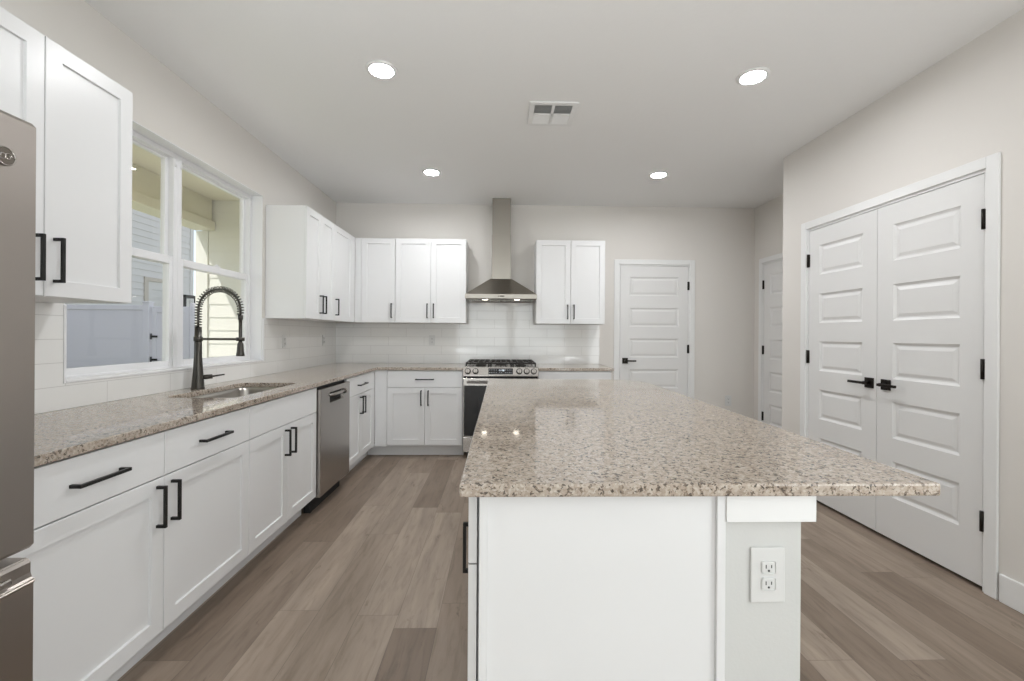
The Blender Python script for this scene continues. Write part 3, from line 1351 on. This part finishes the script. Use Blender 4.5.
dl = fridge_front('door', .002, FRW / 2 - .002, .740, 1.742, False)
dr = fridge_front('door', FRW / 2 + .002, FRW - .002, .740, 1.742, False)
fz = fridge_front('freezer_drawer', .002, FRW - .002, .06, .716, True)
for x in (FRW / 2 - .045, FRW / 2 + .045):
    f = MB()
    f.box(x - .011, x + .011, -.052, -.038, .85, 1.55, .005, 2)
    for z in (.88, 1.52):
        f.box(x - .009, x + .009, -.045, .002, z - .012, z + .012, .003)
    f.build('handle', M['steel'], dl if x < FRW / 2 else dr)
f = MB()
f.box(.10, FRW - .05, -.002, .006, .676, .692, .003)
f.build('handle_insert', M['steel'], fz)
# round badge: raised rim with a curled monogram on a dark disc
bx, bz = FRW - .075, 1.638
f = MB()
b = bmesh.new()
f.cyl((bx, -.0005, bz), (bx, -.006, bz), .021, n=36)
bd = f.build('badge', mat('badge_pewter', (.16, .14, .12), .35, .9), dr)
f = MB()
ringp = [(bx + .0195 * math.cos(2 * PI * i / 40), -.0065, bz + .0195 * math.sin(2 * PI * i / 40)) for i in range(41)]
f.tube(ringp, .0014, 6)
for sx in (-1, 1):
    cur = []
    for i in range(24):
        a = 2 * PI * i / 20 + (0 if sx > 0 else PI)
        rr = .0085 * (1 - i / 40)
        cur.append((bx + sx * .0055 + rr * math.cos(a), -.0065, bz + rr * math.sin(a)))
    f.tube(cur, .0010, 6)
f.build('badge_monogram', M['steel'], bd)

# ------------------------------------------------------------------ ceiling lights and vent


def downlight(label, x, y):
    o = thing('recessed_light', label, 'ceiling light', (x, y, H), 0, 'recessed ceiling lights')
    f = MB()
    f.lathe([(.062, -.003), (.066, -.010), (.074, -.012), (.086, -.006), (.088, -.0005), (.062, -.0005)], 40)
    f.build('trim_ring', M['trim'], o)
    f = MB()
    f.lathe([(0, -.0085), (.03, -.008), (.058, -.005), (.0625, -.002), (.0, -.0015)], 40)
    f.build('diffuser', M['led'], o)
    return o


downlight('round lit recessed light in the ceiling nearest the window', 1.215, -2.59)
downlight('round lit recessed light in the ceiling in front of the double doors', 3.355, -2.60)
downlight('round lit recessed light in the ceiling near the corner wall cabinets', 1.25, -1.01)
downlight('round lit recessed light in the ceiling near the back door', 3.37, -1.03)

o = thing('air_vent', 'square white air vent with louvres in the ceiling', 'vent', (2.24, -2.125, H))
f = MB()
hs = .160
for x0, x1, y0, y1 in ((-hs, hs, -hs, -hs + .036), (-hs, hs, hs - .036, hs), (-hs, -hs + .036, -hs + .036, hs - .036), (hs - .036, hs, -hs + .036, hs - .036),
                       (-.010, .010, -hs + .036, hs - .036), (-hs + .036, hs - .036, -.010, .010)):
    f.box(x0, x1, y0, y1, -.010, -.0005, .002)
f.build('frame', M['trim'], o)
f = MB()
f.box(-hs + .02, hs - .02, -hs + .02, hs - .02, -.0012, -.0006)
f.build('duct', mat('grey_duct', (.22, .22, .21), .6), o)
for x0, x1 in ((-hs + .036, -.011), (.011, hs - .036)):
    for sgn in (-1, 1):
        for k in range(7):
            yy = sgn * (.016 + k * .0155)
            f = MB()
            # blade tilted away from the vent's middle
            prof = [(yy, -.0018), (yy + .0012, -.0018), (yy + .0012 + sgn * .008, -.0095), (yy + sgn * .008, -.0095)]
            f.prism(prof, x0, x1)
            f.build('louvre', M['trim'], o)

# ------------------------------------------------------------------ outside the window
f = MB()
f.box(-14, -.15, -12, 16, -.35, -.25)
struct(f.build('ground', M['ground']), 'side yard ground outside', 'ground')
f = MB()
f.box(-1.75, -.151, -6.0, .10, -.249, -.05)
struct(f.build('floor_patio', M['slab']), 'concrete patio slab outside the window', 'floor')

f = MB()
f.box(-1.72, -.151, -6.0, .35, 2.80, 2.92)
struct(f.build('ceiling_patio', M['soffit']), 'cream patio ceiling outside the window', 'ceiling')
f = MB()
f.box(-1.62, -1.47, -6.0, .099, 2.54, 2.799)
f.box(-1.66, -1.43, -6.0, .099, 2.44, 2.54, .004)
struct(f.build('trim_7', M['soffit']), 'cream beam along the open edge of the patio roof', 'beam')
# wing wall with horizontal lap boards
f = MB()
f.box(-1.60, -.151, .128, .35, -.249, 2.799)
z = -.25
while z < 2.77:
    z1 = min(z + .153, 2.798)
    f.prism([(.128, z), (.111, z), (.1175, z1), (.128, z1)], -1.515, -.151)
    z += .153
struct(f.build('wall_patio', M['stucco']), 'cream lap-sided wing wall of the patio, half in sun', 'wall')
f = MB()
f.box(-1.655, -1.515, .098, .36, -.249, 2.435, .003)
struct(f.build('trim_8', M['stucco']), 'cream corner board of the patio wing wall', 'corner board')
f = MB()
f.box(-.17, -.151, -6.0, WY0 - .07, -.249, 2.799)
f.box(-.17, -.151, WY1 + .07, .1, -.249, 2.799)
f.box(-.17, -.151, WY0 - .07, WY1 + .07, -.249, WZ0 - .05)
f.box(-.17, -.151, WY0 - .07, WY1 + .07, WZ1 + .05, 2.799)
struct(f.build('wall_outside', M['stucco']), 'outer face of the window wall', 'wall')

o = thing('recessed_light', 'warm lit recessed light in the patio ceiling outside', 'ceiling light', (-1.0, -1.55, 2.80))
f = MB()
f.lathe([(.062, -.003), (.066, -.010), (.080, -.010), (.088, -.0005), (.062, -.0005)], 32)
f.build('trim_ring', M['trim'], o)
f = MB()
f.lathe([(0, -.006), (.058, -.005), (.0625, -.002), (.0, -.0015)], 32)
f.build('diffuser', M['warmled'], o)

# white vinyl fence across the side yard, with a gate
o = thing('privacy_fence', 'white vinyl privacy fence panel outside the near window', 'fence', (-6.9, 4.0, -.25))
f = MB()
f.box(-.9, 1.57, .012, .030, .06, 1.96)
f.build('board_panel', M['fence'], o)
f = MB()
f.box(-.9, 1.57, -.005, .045, 1.955, 2.055, .006)
f.box(-.9, 1.57, -.005, .045, .0, .14, .006)
f.build('rails', M['fence'], o)
f = MB()
f.box(1.565, 1.695, -.045, .085, 0, 2.115, .006)
f.box(1.555, 1.705, -.055, .095, 2.10, 2.128, .006)
f.build('post', M['fence'], o)
o = thing('fence_gate', 'white vinyl gate with black hinges right of the fence panel', 'gate', (-5.19, 4.0, -.25))
f = MB()
f.box(.05, .76, .012, .030, .12, 1.92)
f.build('board_panel', M['fence'], o)
f = MB()
f.box(.02, .76, -.005, .045, 1.90, 2.03, .006)
f.box(.02, .76, -.005, .045, .08, .20, .006)
f.box(.02, .10, -.006, .046, .08, 2.03, .006)
f.box(.67, .77, -.006, .046, .08, 2.03, .006)
f.build('gate_frame', M['fence'], o)
for z in (1.42, .95):
    f = MB()
    f.box(.022, .13, -.020, -.0065, z - .02, z + .02, .003)
    f.cyl((.016, -.024, z - .06), (.016, -.024, z + .06), .014, n=12)
    f.build('hinge', M['black'], o)
o = thing('privacy_fence', 'white vinyl fence panel seen behind the faucet, partly in sun', 'fence', (-4.36, 4.0, -.25))
f = MB()
f.box(.0, 2.75, .012, .030, .06, 1.93)
f.build('board_panel', M['fence'], o)
f = MB()
f.box(.0, 2.75, -.005, .045, 1.90, 2.03, .006)
f.box(.0, 2.75, -.005, .045, .0, .14, .006)
f.build('rails', M['fence'], o)
f = MB()
f.box(-.03, .10, -.045, .085, 0, 2.10, .006)
f.build('post', M['fence'], o)

# neighbouring house
o = thing('neighbouring_house', 'grey lap-sided neighbouring house beyond the fence', 'house', (-7.8, 0, -.25))
f = MB()
f.box(-3.0, -.03, -7, 8.95, 0, 8.4)
z = 0
prof = []
b = bmesh.new()
while z < 8.3:
    z1 = z + .178
    A = [b.verts.new(p) for p in ((0, -7, z), (0, 8.9, z), (-.014, 8.9, z1), (-.014, -7, z1))]
    b.faces.new(A)
    B = [b.verts.new(p) for p in ((0, -7, z), (0, 8.9, z), (-.03, 8.9, z), (-.03, -7, z))]
    b.faces.new(B[::-1])
    z = z1
f._merge(b)
f.build('siding', M['neighbour'], o)
f = MB()
f.box(-.03, .02, 8.86, 9.0, 0, 8.3, .004)
f.build('corner_board', M['neighbour'], o)
f = MB()
f.box(-3.4, .45, -7.3, 9.2, 8.4, 8.65)
f.build('eave', M['neighbourtrim'], o)
f = MB()
f.box(-.02, .03, 7.10, 7.22, 0, 3.02)
f.box(-.02, .03, 8.10, 8.22, 0, 3.02)
f.box(-.02, .03, 7.221, 8.099, 2.92, 3.02)
f.build('door_frame', M['neighbourtrim'], o)
f = MB()
f.slab(7.22, 8.10, .1, 2.92, .03, [(7.36, 7.96, .4, 1.3), (7.36, 7.96, 1.5, 2.7)], [(.02, .01)], .001, -.006)
bmesh.ops.transform(f.bm, matrix=Matrix.Rotation(LEFT, 4, 'Z'), verts=f.bm.verts)
f.build('side_door', M['neighbour'], o)
# black coach lamp bracket on the neighbour's wall
o = thing('wall_lantern', 'black open-frame lantern on the grey wall above the fence', 'lantern', (-7.8, 8.30, 1.95))
f = MB()
f.box(0, .03, -.10, .10, -.10, .45, .004)
f.build('back_plate', M['black'], o)
f = MB()
for y in (-.20, .20):
    for x in (.06, .40):
        f.box(x - .02, x + .02, y - .02, y + .02, 0.0, .34)
f.box(.0, .46, -.25, .25, .34, .42, .01)
f.box(.02, .44, -.23, .23, -.05, .0, .01)
f.build('frame', M['black'], o)
f = MB()
f.box(.09, .37, -.17, .17, .0, .34)
f.build('lantern_glass', M['glass'], o)
